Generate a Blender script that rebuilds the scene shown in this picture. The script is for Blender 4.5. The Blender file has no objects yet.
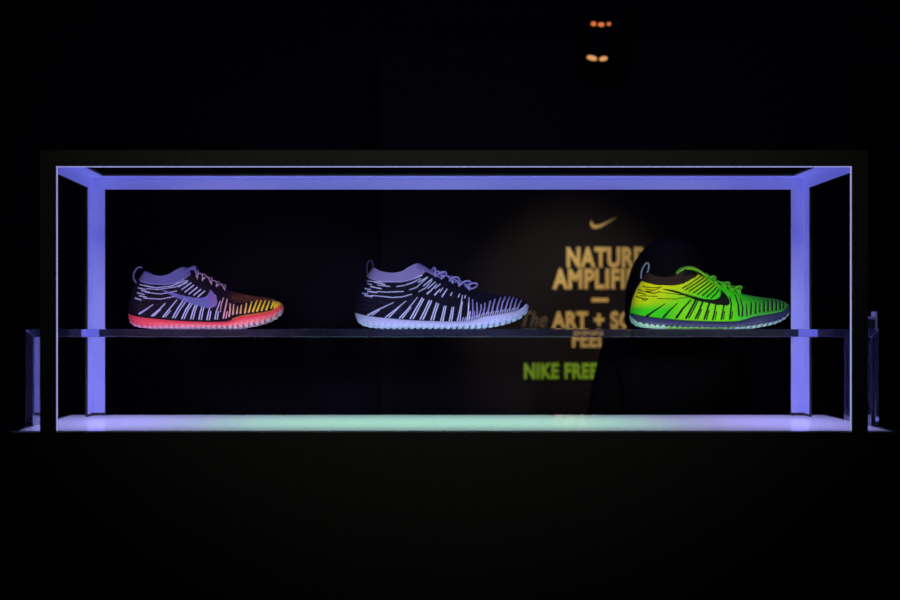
import bpy, bmesh, math, random
import numpy as np
from mathutils import Vector, Matrix

random.seed(4); rng = np.random.RandomState(4)
S = bpy.context.scene
COL = S.collection
PI = math.pi

# ------------------------------------------------------------------ scale
F = 1500.0            # focal length in pixels
K = 593.0             # pixels per metre in the front plane of the frame
Z0 = F / K            # camera distance to the front plane
VX, VY = 409.5, 315.0 # vanishing point of the depth lines
PT = 1.25             # height of the plinth top
CZ = PT + (431.5 - VY) / K

def at(px, py, y):
    s = F / (Z0 + y)
    return Vector(((px - VX) / s, y, CZ - (py - VY) / s))
def ppm(y): return F / (Z0 + y)

# ------------------------------------------------------------------ helpers
def tag(o, label=None, cat=None, group=None, kind=None):
    if label: o['label'] = label
    if cat: o['category'] = cat
    if group: o['group'] = group
    if kind: o['kind'] = kind
    return o
def empty(name, loc, label, cat, group=None):
    o = bpy.data.objects.new(name, None); COL.objects.link(o)
    o.location = loc; o.empty_display_size = .05
    return tag(o, label, cat, group)
def link(name, me, mats, parent=None, origin=None):
    o = bpy.data.objects.new(name, me); COL.objects.link(o)
    for m in (mats if isinstance(mats, (list, tuple)) else [mats]): me.materials.append(m)
    if parent is not None:
        o.parent = parent          # meshes of parts are built around the parent's origin
    if origin is not None: o.location = origin
    return o
def from_bm(name, bm, mats, parent=None, origin=None, smooth=False):
    me = bpy.data.meshes.new(name); bmesh.ops.recalc_face_normals(bm, faces=bm.faces)
    bm.to_mesh(me); bm.free()
    if smooth:
        for p in me.polygons: p.use_smooth = True
    return link(name, me, mats, parent, origin)
def add_box(bm, a, b, bev=0.0, mi=0):
    a = Vector(a); b = Vector(b)
    r = bmesh.ops.create_cube(bm, size=1.0)
    vs = r['verts']
    for v in vs:
        v.co = Vector([(a[i] + b[i]) / 2 + v.co[i] * (b[i] - a[i]) for i in range(3)])
    fs = set(f for v in vs for f in v.link_faces)
    for f in fs: f.material_index = mi
    if bev > 0:
        es = list(set(e for v in vs for e in v.link_edges))
        bmesh.ops.bevel(bm, geom=es, offset=bev, segments=2, profile=.5, affect='EDGES', material=mi)
def box_obj(name, a, b, mat, parent=None, off=None, bev=0.0):
    bm = bmesh.new(); off = Vector(off) if off is not None else Vector((0, 0, 0))
    add_box(bm, Vector(a) - off, Vector(b) - off, bev)
    return from_bm(name, bm, mat, parent, None if parent is not None else off)
def add_ring_tube(bm, pts, rads, n=10, close=False, cap=True, squash=None):
    """tube through pts; squash=(axis vector, factor) flattens it"""
    pts = [Vector(p) for p in pts]; m = len(pts); rings = []
    up = Vector((0, 1, 0.13)).normalized()
    for i in range(m):
        if close: t = pts[(i + 1) % m] - pts[i - 1]
        else: t = pts[min(i + 1, m - 1)] - pts[max(i - 1, 0)]
        t.normalize()
        a = t.cross(up)
        if a.length < 1e-3: a = t.cross(Vector((1, 0, 0)))
        a.normalize(); b = t.cross(a).normalized()
        r = rads[i] if isinstance(rads, (list, tuple)) else rads
        ra, rb = (r, r) if not isinstance(r, (list, tuple)) else r
        rings.append([bm.verts.new(pts[i] + a * math.cos(2 * PI * k / n) * ra + b * math.sin(2 * PI * k / n) * rb) for k in range(n)])
    for i in range(m if close else m - 1):
        A, B = rings[i], rings[(i + 1) % m]
        for k in range(n):
            bm.faces.new((A[k], A[(k + 1) % n], B[(k + 1) % n], B[k]))
    if cap and not close:
        bm.faces.new(rings[0][::-1]); bm.faces.new(rings[-1])
def add_lathe(bm, prof, center, axis='Z', n=32, mi=0):
    c = Vector(center); rings = []
    for r, h in prof:
        ring = []
        for k in range(n):
            a = 2 * PI * k / n
            p = Vector((r * math.cos(a), r * math.sin(a), h)) if axis == 'Z' else Vector((r * math.cos(a), h, r * math.sin(a)))
            ring.append(bm.verts.new(c + p))
        rings.append(ring)
    for i in range(len(rings) - 1):
        for k in range(n):
            f = bm.faces.new((rings[i][k], rings[i][(k + 1) % n], rings[i + 1][(k + 1) % n], rings[i + 1][k])); f.material_index = mi
    for r_ in (rings[0][::-1], rings[-1]):
        f = bm.faces.new(r_); f.material_index = mi

# ------------------------------------------------------------------ materials
def mat(name, base=(.5, .5, .5), rough=.5, metal=0, emit=None, estr=0, noise=None, bump=None, spec=None, coat=0):
    m = bpy.data.materials.new(name); m.use_nodes = True
    nt = m.node_tree; b = nt.nodes['Principled BSDF']
    b.inputs['Base Color'].default_value = (*base, 1)
    b.inputs['Roughness'].default_value = rough; b.inputs['Metallic'].default_value = metal
    if spec is not None: b.inputs['Specular IOR Level'].default_value = spec
    if coat: b.inputs['Coat Weight'].default_value = coat
    if emit: b.inputs['Emission Color'].default_value = (*emit, 1); b.inputs['Emission Strength'].default_value = estr
    tc = nt.nodes.new('ShaderNodeTexCoord')
    if noise:
        sc, amt = noise
        n = nt.nodes.new('ShaderNodeTexNoise'); n.inputs['Scale'].default_value = sc; n.inputs['Detail'].default_value = 4
        nt.links.new(tc.outputs['Object'], n.inputs['Vector'])
        mp = nt.nodes.new('ShaderNodeMapRange'); mp.inputs['To Min'].default_value = 1 - amt; mp.inputs['To Max'].default_value = 1 + amt
        nt.links.new(n.outputs['Fac'], mp.inputs['Value'])
        mx = nt.nodes.new('ShaderNodeVectorMath'); mx.operation = 'SCALE'; mx.inputs[0].default_value = base
        nt.links.new(mp.outputs['Result'], mx.inputs['Scale']); nt.links.new(mx.outputs['Vector'], b.inputs['Base Color'])
    if bump:
        sc, st = bump
        n = nt.nodes.new('ShaderNodeTexNoise'); n.inputs['Scale'].default_value = sc
        nt.links.new(tc.outputs['Object'], n.inputs['Vector'])
        bp = nt.nodes.new('ShaderNodeBump'); bp.inputs['Strength'].default_value = st; bp.inputs['Distance'].default_value = .002
        nt.links.new(n.outputs['Fac'], bp.inputs['Height']); nt.links.new(bp.outputs['Normal'], b.inputs['Normal'])
    return m

def fabric(name, rough=.8, knit=900.0, strength=.35, spec=.3):
    """pattern of the knit comes from the mesh colours; a fine rib is bumped over it"""
    m = bpy.data.materials.new(name); m.use_nodes = True
    nt = m.node_tree; b = nt.nodes['Principled BSDF']
    at_ = nt.nodes.new('ShaderNodeAttribute'); at_.attribute_name = 'Col'
    nt.links.new(at_.outputs['Color'], b.inputs['Base Color'])
    b.inputs['Roughness'].default_value = rough; b.inputs['Specular IOR Level'].default_value = spec
    tc = nt.nodes.new('ShaderNodeTexCoord')
    v = nt.nodes.new('ShaderNodeTexVoronoi'); v.inputs['Scale'].default_value = knit
    nt.links.new(tc.outputs['Object'], v.inputs['Vector'])
    bp = nt.nodes.new('ShaderNodeBump'); bp.inputs['Strength'].default_value = strength; bp.inputs['Distance'].default_value = .0008
    nt.links.new(v.outputs['Distance'], bp.inputs['Height']); nt.links.new(bp.outputs['Normal'], b.inputs['Normal'])
    return m

M_black = mat('black_powder_coat', (.05, .05, .046), .55, noise=(60, .25), spec=.25)
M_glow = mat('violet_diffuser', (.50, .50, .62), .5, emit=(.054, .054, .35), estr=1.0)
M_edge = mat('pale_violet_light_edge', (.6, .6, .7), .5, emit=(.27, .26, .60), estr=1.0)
M_white = mat('white_painted_metal', (.35, .33, .45), .45)
M_wall = mat('dark_navy_wall', (.010, .0085, .014), .8, noise=(3, .2), spec=.1)
M_floor = mat('dark_floor', (.012, .012, .014), .5, noise=(5, .3), spec=.2)
M_panel = mat('dark_brown_sign_board', (.012, .0095, .010), .7, noise=(9, .2), spec=.1)
M_gold = mat('gold_lettering', (.85, .60, .16), .6)
M_dimgold = mat('dim_gold_script', (.16, .12, .05), .6)
M_green = mat('green_lettering', (.36, .75, .01), .6)
M_lampbody = mat('black_lamp_housing', (.0015, .0015, .0015), .8, spec=.02)
M_orange = mat('glowing_orange_vent', (.4, .2, .1), .5, emit=(1.0, .24, .03), estr=.7)
M_cream = mat('glowing_cream_vent', (.5, .3, .2), .5, emit=(1.0, .45, .11), estr=.7)
M_cloth = mat('black_clothing', (.004, .004, .006), .95, noise=(40, .3), spec=.05)
M_hair = mat('dark_hair', (.004, .003, .003), .7, spec=.1, bump=(120, .5))
M_skin = mat('skin', (.35, .2, .14), .6)

def acrylic(name):
    m = bpy.data.materials.new(name); m.use_nodes = True
    b = m.node_tree.nodes['Principled BSDF']
    b.inputs['Base Color'].default_value = (.70, .70, 1, 1)
    b.inputs['Roughness'].default_value = .0; b.inputs['IOR'].default_value = 1.49
    b.inputs['Transmission Weight'].default_value = .965
    return m
M_acr = acrylic('clear_acrylic')

def lightbox():
    m = bpy.data.materials.new('opal_acrylic_top'); m.use_nodes = True
    nt = m.node_tree; nt.nodes.clear()
    out = nt.nodes.new('ShaderNodeOutputMaterial')
    tr = nt.nodes.new('ShaderNodeBsdfTranslucent'); tr.inputs['Color'].default_value = (.85, .85, .85, 1)
    df = nt.nodes.new('ShaderNodeBsdfDiffuse'); df.inputs['Color'].default_value = (.35, .35, .38, 1)
    m1 = nt.nodes.new('ShaderNodeMixShader'); m1.inputs[0].default_value = .35
    gl = nt.nodes.new('ShaderNodeBsdfGlossy'); gl.inputs['Roughness'].default_value = .06
    fr = nt.nodes.new('ShaderNodeFresnel'); fr.inputs['IOR'].default_value = 1.22
    m2 = nt.nodes.new('ShaderNodeMixShader')
    L = nt.links.new
    L(tr.outputs[0], m1.inputs[1]); L(df.outputs[0], m1.inputs[2])
    L(fr.outputs[0], m2.inputs[0]); L(m1.outputs[0], m2.inputs[1]); L(gl.outputs[0], m2.inputs[2])
    L(m2.outputs[0], out.inputs['Surface'])
    return m
M_opal = lightbox()

# ------------------------------------------------------------------ room
def wall(name, a, b, m): return tag(box_obj(name, a, b, m), kind='structure')
RX0, RX1, RY0, RY1, RH = -3.2, 3.6, -3.6, 3.3, 3.0
wall('floor', (RX0, RY0, -.1), (RX1, RY1, 0), M_floor)
wall('ceiling', (RX0, RY0, RH), (RX1, RY1, RH + .1), M_wall)
wall('wall_back', (RX0, RY1, 0), (RX1, RY1 + .1, RH), M_wall)
wall('wall_left', (RX0 - .1, RY0, 0), (RX0, RY1, RH), M_wall)
wall('wall_right', (RX1, RY0, 0), (RX1 + .1, RY1, RH), M_wall)
wall('wall_front', (RX0, RY0 - .1, 0), (RX1, RY0, RH), M_wall)

# ------------------------------------------------------------------ plinth
PL, PR = -.678, .828
PF, PB = .0062, .432
pc = Vector(((PL + PR) / 2, (PF + PB) / 2, 0))
pl = empty('display_plinth', pc, 'wide black display plinth with a glowing opal top under the clear riser', 'plinth')
TT = .0016
bm = bmesh.new()
t = .015
add_box(bm, (PL - pc.x, PF - pc.y, 0), (PR - pc.x, PF + t - pc.y, PT - TT), .001)
add_box(bm, (PL - pc.x, PB - t - pc.y, 0), (PR - pc.x, PB - pc.y, PT - TT), .001)
add_box(bm, (PL - pc.x, PF + t - pc.y, 0), (PL + t - pc.x, PB - t - pc.y, PT - TT))
add_box(bm, (PR - t - pc.x, PF + t - pc.y, 0), (PR - pc.x, PB - t - pc.y, PT - TT))
from_bm('cabinet_body', bm, M_black, pl)
# opal sheet: top and four edges, lit from the lamps inside the cabinet
bm = bmesh.new()
add_box(bm, (PL - pc.x, PF - pc.y, PT - TT), (PR - pc.x, PB - pc.y, PT))
bmesh.ops.delete(bm, geom=[f for f in bm.faces if f.normal.z < -.5], context='FACES')
o = from_bm('opal_top', bm, M_opal, pl); o['label'] = 'glowing opal white top panel'

def area(name, loc, rot, size, col, power, spread=None, shape='RECTANGLE'):
    l = bpy.data.lights.new(name, 'AREA'); l.shape = shape; l.size = size[0]; l.size_y = size[1]
    l.color = col; l.energy = power
    if spread: l.spread = spread
    o = bpy.data.objects.new(name, l); COL.objects.link(o); o.location = loc; o.rotation_euler = rot
    return o
def spot(name, loc, target, col, power, ang, blend=.6, rad=.02):
    l = bpy.data.lights.new(name, 'SPOT'); l.color = col; l.energy = power
    l.spot_size = math.radians(ang); l.spot_blend = blend; l.shadow_soft_size = rad
    o = bpy.data.objects.new(name, l); COL.objects.link(o); o.location = loc
    o.rotation_euler = (Vector(target) - Vector(loc)).to_track_quat('-Z', 'Y').to_euler()
    return o
# lamps inside the light box (shine upwards into the opal sheet)
ym = (PF + PB) / 2
area('plinth_tube_violet', ((PL + PR) / 2, ym, PT - .16), (PI, 0, 0), (PR - PL - .06, .34), (.66, .44, 1.0), 4.0)
for xe_ in (PL + .13, PR - .13):
    area('plinth_end_tube', (xe_, ym, PT - .12), (PI, 0, 0), (.22, .34), (.26, .32, 1.0), 1.1)
area('plinth_tube_green', ((PL + PR) / 2 - .03, ym, PT - .13), (PI, 0, 0), (.80, .28), (.20, 1.0, .30), 2.3)

# ------------------------------------------------------------------ frame of angle sections
FX0, FX1 = (40 - VX) / K, (868 - VX) / K
FT = CZ + (VY - 150) / K            # top of the frame at the front
YB = .3965                          # inner face of the back flanges
W = .0245                           # flange width inside the corner
T = .0045
FW = 17 / K
drop = .0045                        # the frame's rear top sits a few millimetres lower
fr_o = Vector(((FX0 + FX1) / 2, .2, PT))
fr = empty('lit_display_stand', fr_o, 'open rectangular black metal display frame with inner faces glowing violet', 'display stand')
def prism(bm, pts8, mi=0):
    vs = [bm.verts.new(Vector(p) - fr_o) for p in pts8]
    for q in ((0, 1, 2, 3), (7, 6, 5, 4), (0, 4, 5, 1), (1, 5, 6, 2), (2, 6, 7, 3), (3, 7, 4, 0)):
        f = bm.faces.new([vs[i] for i in q]); f.material_index = mi
def fbox(bm, a, b, mi=0):
    x0, y0, z0 = a; x1, y1, z1 = b
    def dz(z, y): return z - (drop * (y / YB) if z > PT + .3 else 0)
    prism(bm, [(x0, y0, dz(z0, y0)), (x1, y0, dz(z0, y0)), (x1, y1, dz(z0, y1)), (x0, y1, dz(z0, y1)),
               (x0, y0, dz(z1, y0)), (x1, y0, dz(z1, y0)), (x1, y1, dz(z1, y1)), (x0, y1, dz(z1, y1))], mi)
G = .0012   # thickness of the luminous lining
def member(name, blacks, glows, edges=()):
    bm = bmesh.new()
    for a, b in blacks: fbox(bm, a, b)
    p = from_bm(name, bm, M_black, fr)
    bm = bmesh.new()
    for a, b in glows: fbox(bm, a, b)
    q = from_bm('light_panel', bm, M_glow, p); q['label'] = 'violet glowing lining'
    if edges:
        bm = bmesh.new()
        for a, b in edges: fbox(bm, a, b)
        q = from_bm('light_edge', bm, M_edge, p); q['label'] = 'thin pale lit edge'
    return p
EW = .0014
for s in (-1, 1):
    xo = FX0 if s < 0 else FX1       # outer face
    def X(d): return xo - s * d       # distance inward from the outer face
    def bx(d0, y0, z0, d1, y1, z1):
        xa, xb = sorted((X(d0), X(d1))); return ((xa, y0, z0), (xb, y1, z1))
    zt = FT - FW
    # front post: front flange to the floor, side flange down to the plinth
    member('post', [bx(0, 0, .004, FW - EW, T, FT), bx(0, T, PT + .0005, T, FW, FT)],
           [bx(T + G, T, PT + .004, FW - EW, T + G, FT - T), bx(T, T, PT + .004, T + G, FW, FT - T)],
           [bx(FW - EW, .0005, PT + .001, FW, T + G, FT - FW)])
    # back post: side flange + back flange
    zf = FT - T
    member('post', [bx(0, YB - .043, PT + .0005, T, YB, FT), bx(0, YB, PT + .0005, T + W, YB + T, FT)],
           [bx(T, YB - .043, PT + .006, T + G, YB - G, zf), bx(T, YB - G, PT + .006, T + W, YB, zf)])
    # side rail: side flange + top flange, front to back
    member('side_rail', [bx(0, FW, FT - T - W, T, YB - .043, FT), bx(T, FW, FT - T, T + W, YB - W, FT)],
           [bx(T, FW, FT - T - W, T + G, YB - .043, FT - T), bx(T + G, T + G, FT - T - G, T + W, YB - G, FT - T)])
# front rail
xa, xb = FX0 + FW - EW, FX1 - FW + EW
member('front_rail', [((xa, 0, FT - FW + EW), (xb, T, FT)), ((xa, T, FT - T), (xb, T + .006, FT))],
       [((xa, T, FT - FW + EW), (xb, T + G, FT - T))],
       [((xa, .0005, FT - FW), (xb, T + G, FT - FW + EW))])
xa, xb = FX0 + T + W, FX1 - T - W
member('back_rail', [((xa, YB, FT - T - W), (xb, YB + T, FT)), ((xa, YB - W * .9, FT - T), (xb, YB, FT))],
       [((xa, YB - G, FT - T - W), (xb, YB, FT - T)), ((xa, YB - W * .9, FT - T - G), (xb, YB - G, FT - T))])

# ------------------------------------------------------------------ clear riser
SF, SB = .1109, .278
sf = ppm(SF)
SX0, SX1 = PL + .0015, PR - .0015
ST = CZ - (329.2 - VY) / sf
TH = .0138
so = Vector(((SX0 + SX1) / 2, (SF + SB) / 2, PT))
riser = empty('acrylic_riser', so, 'long clear acrylic riser on two legs, holding the three shoes above the plinth', 'riser')
def slab(name, prof_):
    bm = bmesh.new(); A_ = [bm.verts.new((x - so.x, SF - so.y, z - so.z)) for x, z in prof_]; B_ = [bm.verts.new((x - so.x, SB - so.y, z - so.z)) for x, z in prof_]
    bm.faces.new(A_); bm.faces.new(B_[::-1]); n = len(A_)
    for i in range(n): bm.faces.new((A_[i], B_[i], B_[(i + 1) % n], A_[(i + 1) % n]))
    bmesh.ops.bevel(bm, geom=list(bm.edges), offset=.0007, segments=2, profile=.5, affect='EDGES')
    return from_bm(name, bm, M_acr, riser)
e_ = .0004
slab('shelf_panel', [(SX0 + e_, ST), (SX1 - e_, ST), (SX1 - TH - e_, ST - TH), (SX0 + TH + e_, ST - TH)])
slab('leg', [(SX0, PT + .0003), (SX0 + TH, PT + .0003), (SX0 + TH, ST - TH - e_), (SX0, ST - e_)])
slab('leg', [(SX1, PT + .0003), (SX1 - TH, PT + .0003), (SX1 - TH, ST - TH - e_), (SX1, ST - e_)])

# small clear stand on the right end of the riser
yb = SF + .004
p0 = at(867.5, 329, yb); p1 = at(880, 316.5, yb)
hx0, hx1 = p0.x, SX1 - .0012
ho = Vector(((hx0 + hx1) / 2, yb + .012, ST + .0002))
hold = empty('card_holder', ho, 'small clear card holder standing on the far right end of the clear riser', 'card holder')
ztop = at(0, 316.3, yb).z
box_obj('base_block', (hx0, yb, ST + .0003), (hx1 - .004, yb + .025, ztop - .005), M_acr, hold, ho, .0008)
M_lip = mat('frosted_acrylic', (.35, .35, .5), .35, spec=.6)
box_obj('top_plate', (hx0, yb, ztop - .0048), (hx1 - .004, yb + .025, ztop), M_lip, hold, ho, .0006)
box_obj('upright_panel', (hx1 - .0038, yb, ST + .0003), (hx1, yb + .025, at(0, 311.5, yb).z), M_lip, hold, ho, .0006)

# ------------------------------------------------------------------ shoes
# side profile, read off in crop pixels of the middle shoe: heel 47, toe 846, ground 366
def prof(pts): 
    a = np.array(pts, float); return (a[:, 0] - 47) / 799., (366 - a[:, 1]) / 799.
def smooth_interp(u, U, V):
    """monotone-ish cubic (Catmull-Rom) through the points"""
    U = np.asarray(U); V = np.asarray(V)
    d = np.diff(V) / np.diff(U)
    m = np.zeros(len(U)); m[1:-1] = np.where(d[:-1] * d[1:] > 0, 2 * d[:-1] * d[1:] / (d[:-1] + d[1:] + 1e-12), 0)
    m[0] = d[0]; m[-1] = d[-1]
    i = np.clip(np.searchsorted(U, u) - 1, 0, len(U) - 2)
    h = U[i + 1] - U[i]; t = np.clip((u - U[i]) / h, 0, 1)
    return ((2*t**3-3*t**2+1)*V[i] + (t**3-2*t**2+t)*h*m[i] + (-2*t**3+3*t**2)*V[i+1] + (t**3-t**2)*h*m[i+1])
TOP = prof([(47,293),(47.8,272),(51,245),(60,205),(73,168),(86,145),(105,116),(124,90),(130,86),(170,103),(220,110),(258,104),(300,80),(335,66),(350,70),
            (375,86),(430,112),(500,148),(560,176),(600,190),(650,200),(700,208),(760,215),(800,224),(825,236),(838,248),(846,262)])
MID = prof([(47,293),(100,306),(200,318),(350,329),(500,333),(560,331),(600,322),(640,309),(700,300),(780,286),(815,268),(835,252),(846,262)])
BOT = prof([(47,300),(51,315),(62,336),(85,353),(130,363),(180,366),(400,366),(620,366),(680,359),(740,346),(800,323),(832,299),(843,280),(846,268)])
def f_top(u): return smooth_interp(u, *TOP)
def f_mid(u): return smooth_interp(u, *MID)
def f_bot(u): return smooth_interp(u, *BOT)
WU = [0, .08, .2, .32, .45, .58, .70, .80, .9, 1]
WV = [.033, .0335, .0345, .034, .036, .042, .0465, .0465, .043, .038]
def f_w(u):
    w = smooth_interp(u, WU, WV)
    h = np.sqrt(np.clip(1 - (1 - np.clip(u / .10, 0, 1)) ** 2, 0, 1))
    t = np.sqrt(np.clip(1 - (1 - np.clip((1 - u) / .16, 0, 1)) ** 2, 0, 1))
    return w * h * t
UR0, UR1 = .098, .372
def f_rim(u):
    c = np.clip((u - UR0) / (UR1 - UR0), 0, 1)
    return .0265 * np.sqrt(np.clip(1 - (2 * c - 1) ** 2, 0, 1)) * np.where((u > UR0) & (u < UR1), 1, 0)
CL = prof([(100,128),(130,140),(180,150),(250,152),(300,143),(350,118),(380,100),(400,60)])
def f_collar(u): return smooth_interp(u, *CL)

def stations(fn, n, extra=0.0):
    u = np.linspace(0, 1, 6000); v = fn(u)
    s = np.concatenate([[0], np.cumsum(np.hypot(np.diff(u), np.diff(v)) + extra / 6000)])
    return np.interp(np.linspace(0, s[-1], n), s, u)

def surf_z(u, y):
    """relative height of the upper at half-width y for vamp stations"""
    w = f_w(np.array([u]))[0]; zb = f_mid(np.array([u]))[0]; zt = f_top(np.array([u]))[0]
    a = min(abs(y) / w, .999)
    return zb + (zt - zb) * (1 - a ** (2 / .95)) ** (.9 / 2)

def upper_grid(LX, LZ, ns=430, nt=84):
    U = stations(f_top, ns)
    U[0] = .0006; U[-1] = .9990
    w = f_w(U); zb = f_mid(U); zt = np.maximum(f_top(U), zb + .0004); wr = f_rim(U)
    sm = lambda v: (lambda q: q * q * (3 - 2 * q))(np.clip(v, 0, 1))
    c = sm((U - .085) / .09) * sm((.39 - U) / .06)
    tt = np.linspace(0, 1, nt)
    a = tt[None, :] * PI / 2
    # closed (arched) and open (ankle) section blended
    q1y = np.cos(a) ** .95; q1z = np.sin(a) ** .9
    q2y = 1 - tt[None, :] ** 1.35; q2z = tt[None, :] + 0 * a
    cy = c[:, None]
    yy = wr[:, None] + (w - wr)[:, None] * (q1y * (1 - cy) + q2y * cy)
    # slight waist in the ankle part
    yy = yy - cy * .004 * np.sin(PI * tt[None, :]) * (w[:, None] > .02)
    zz = zb[:, None] + (zt - zb)[:, None] * (q1z * (1 - cy) + q2z * cy)
    return U, yy, zz

def poly_dist(px, py, line):
    """distance of every point to a polyline"""
    d = np.full(px.shape, 1e9); tpar = np.zeros(px.shape)
    n = len(line) - 1
    for i in range(n):
        (x0, y0), (x1, y1) = line[i], line[i + 1]
        vx, vy = x1 - x0, y1 - y0; L2 = vx * vx + vy * vy + 1e-9
        t = np.clip(((px - x0) * vx + (py - y0) * vy) / L2, 0, 1)
        dd = np.hypot(px - x0 - t * vx, py - y0 - t * vy)
        m = dd < d; d = np.where(m, dd, d); tpar = np.where(m, (i + t) / n, tpar)
    return d, tpar
def in_poly(px, py, P):
    r = np.zeros(px.shape, bool); n = len(P)
    for i in range(n):
        x0, y0 = P[i]; x1, y1 = P[(i + 1) % n]
        if y0 == y1: continue
        c = ((y0 > py) != (y1 > py)) & (px < (x1 - x0) * (py - y0) / (y1 - y0) + x0)
        r ^= c
    return r
def crm(P, k=6):
    P = [np.array(p, float) for p in P]; P = [2*P[0]-P[1]] + P + [2*P[-1]-P[-2]]; out = []
    for i in range(1, len(P) - 2):
        for j in range(k):
            t = j / k
            out.append(tuple(.5*((2*P[i]) + (-P[i-1]+P[i+1])*t + (2*P[i-1]-5*P[i]+4*P[i+1]-P[i+2])*t*t + (-P[i-1]+3*P[i]-3*P[i+1]+P[i+2])*t**3)))
    out.append(tuple(P[-2])); return out
def cr(X0, Y0, k, lines):
    """crop pixels -> photograph pixels; a line is ([points], width0, width1) with widths in crop pixels"""
    return [([(X0 + x / k, Y0 + y / k) for x, y in P], a / k, b / k) for P, a, b in lines]

def mesh_from_grid(co, faces, name):
    me = bpy.data.meshes.new(name); me.from_pydata([tuple(c) for c in co], [], faces); me.update()
    me.polygons.foreach_set('use_smooth', [True] * len(me.polygons))
    return me
def set_col(me, col):
    at_ = me.color_attributes.new('Col', 'FLOAT_COLOR', 'POINT')
    buf = np.ones((len(me.vertices), 4)); buf[:, :3] = col
    at_.data.foreach_set('color', buf.ravel())
def subset(co, col, faces, keep, name):
    fs = [f for f, k in zip(faces, keep) if k]
    idx = np.unique(np.array([i for f in fs for i in f])); mp = -np.ones(len(co), int); mp[idx] = np.arange(len(idx))
    me = mesh_from_grid(co[idx], [tuple(int(mp[i]) for i in f) for f in fs], name)
    set_col(me, col[idx]); return me

M_knit = fabric('patterned_knit', .8, 1100, .4, .25)
M_colr = fabric('collar_knit', .85, 1500, .4, .2)
M_foam = fabric('foam_sole', .5, 500, .1, .4)

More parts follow.
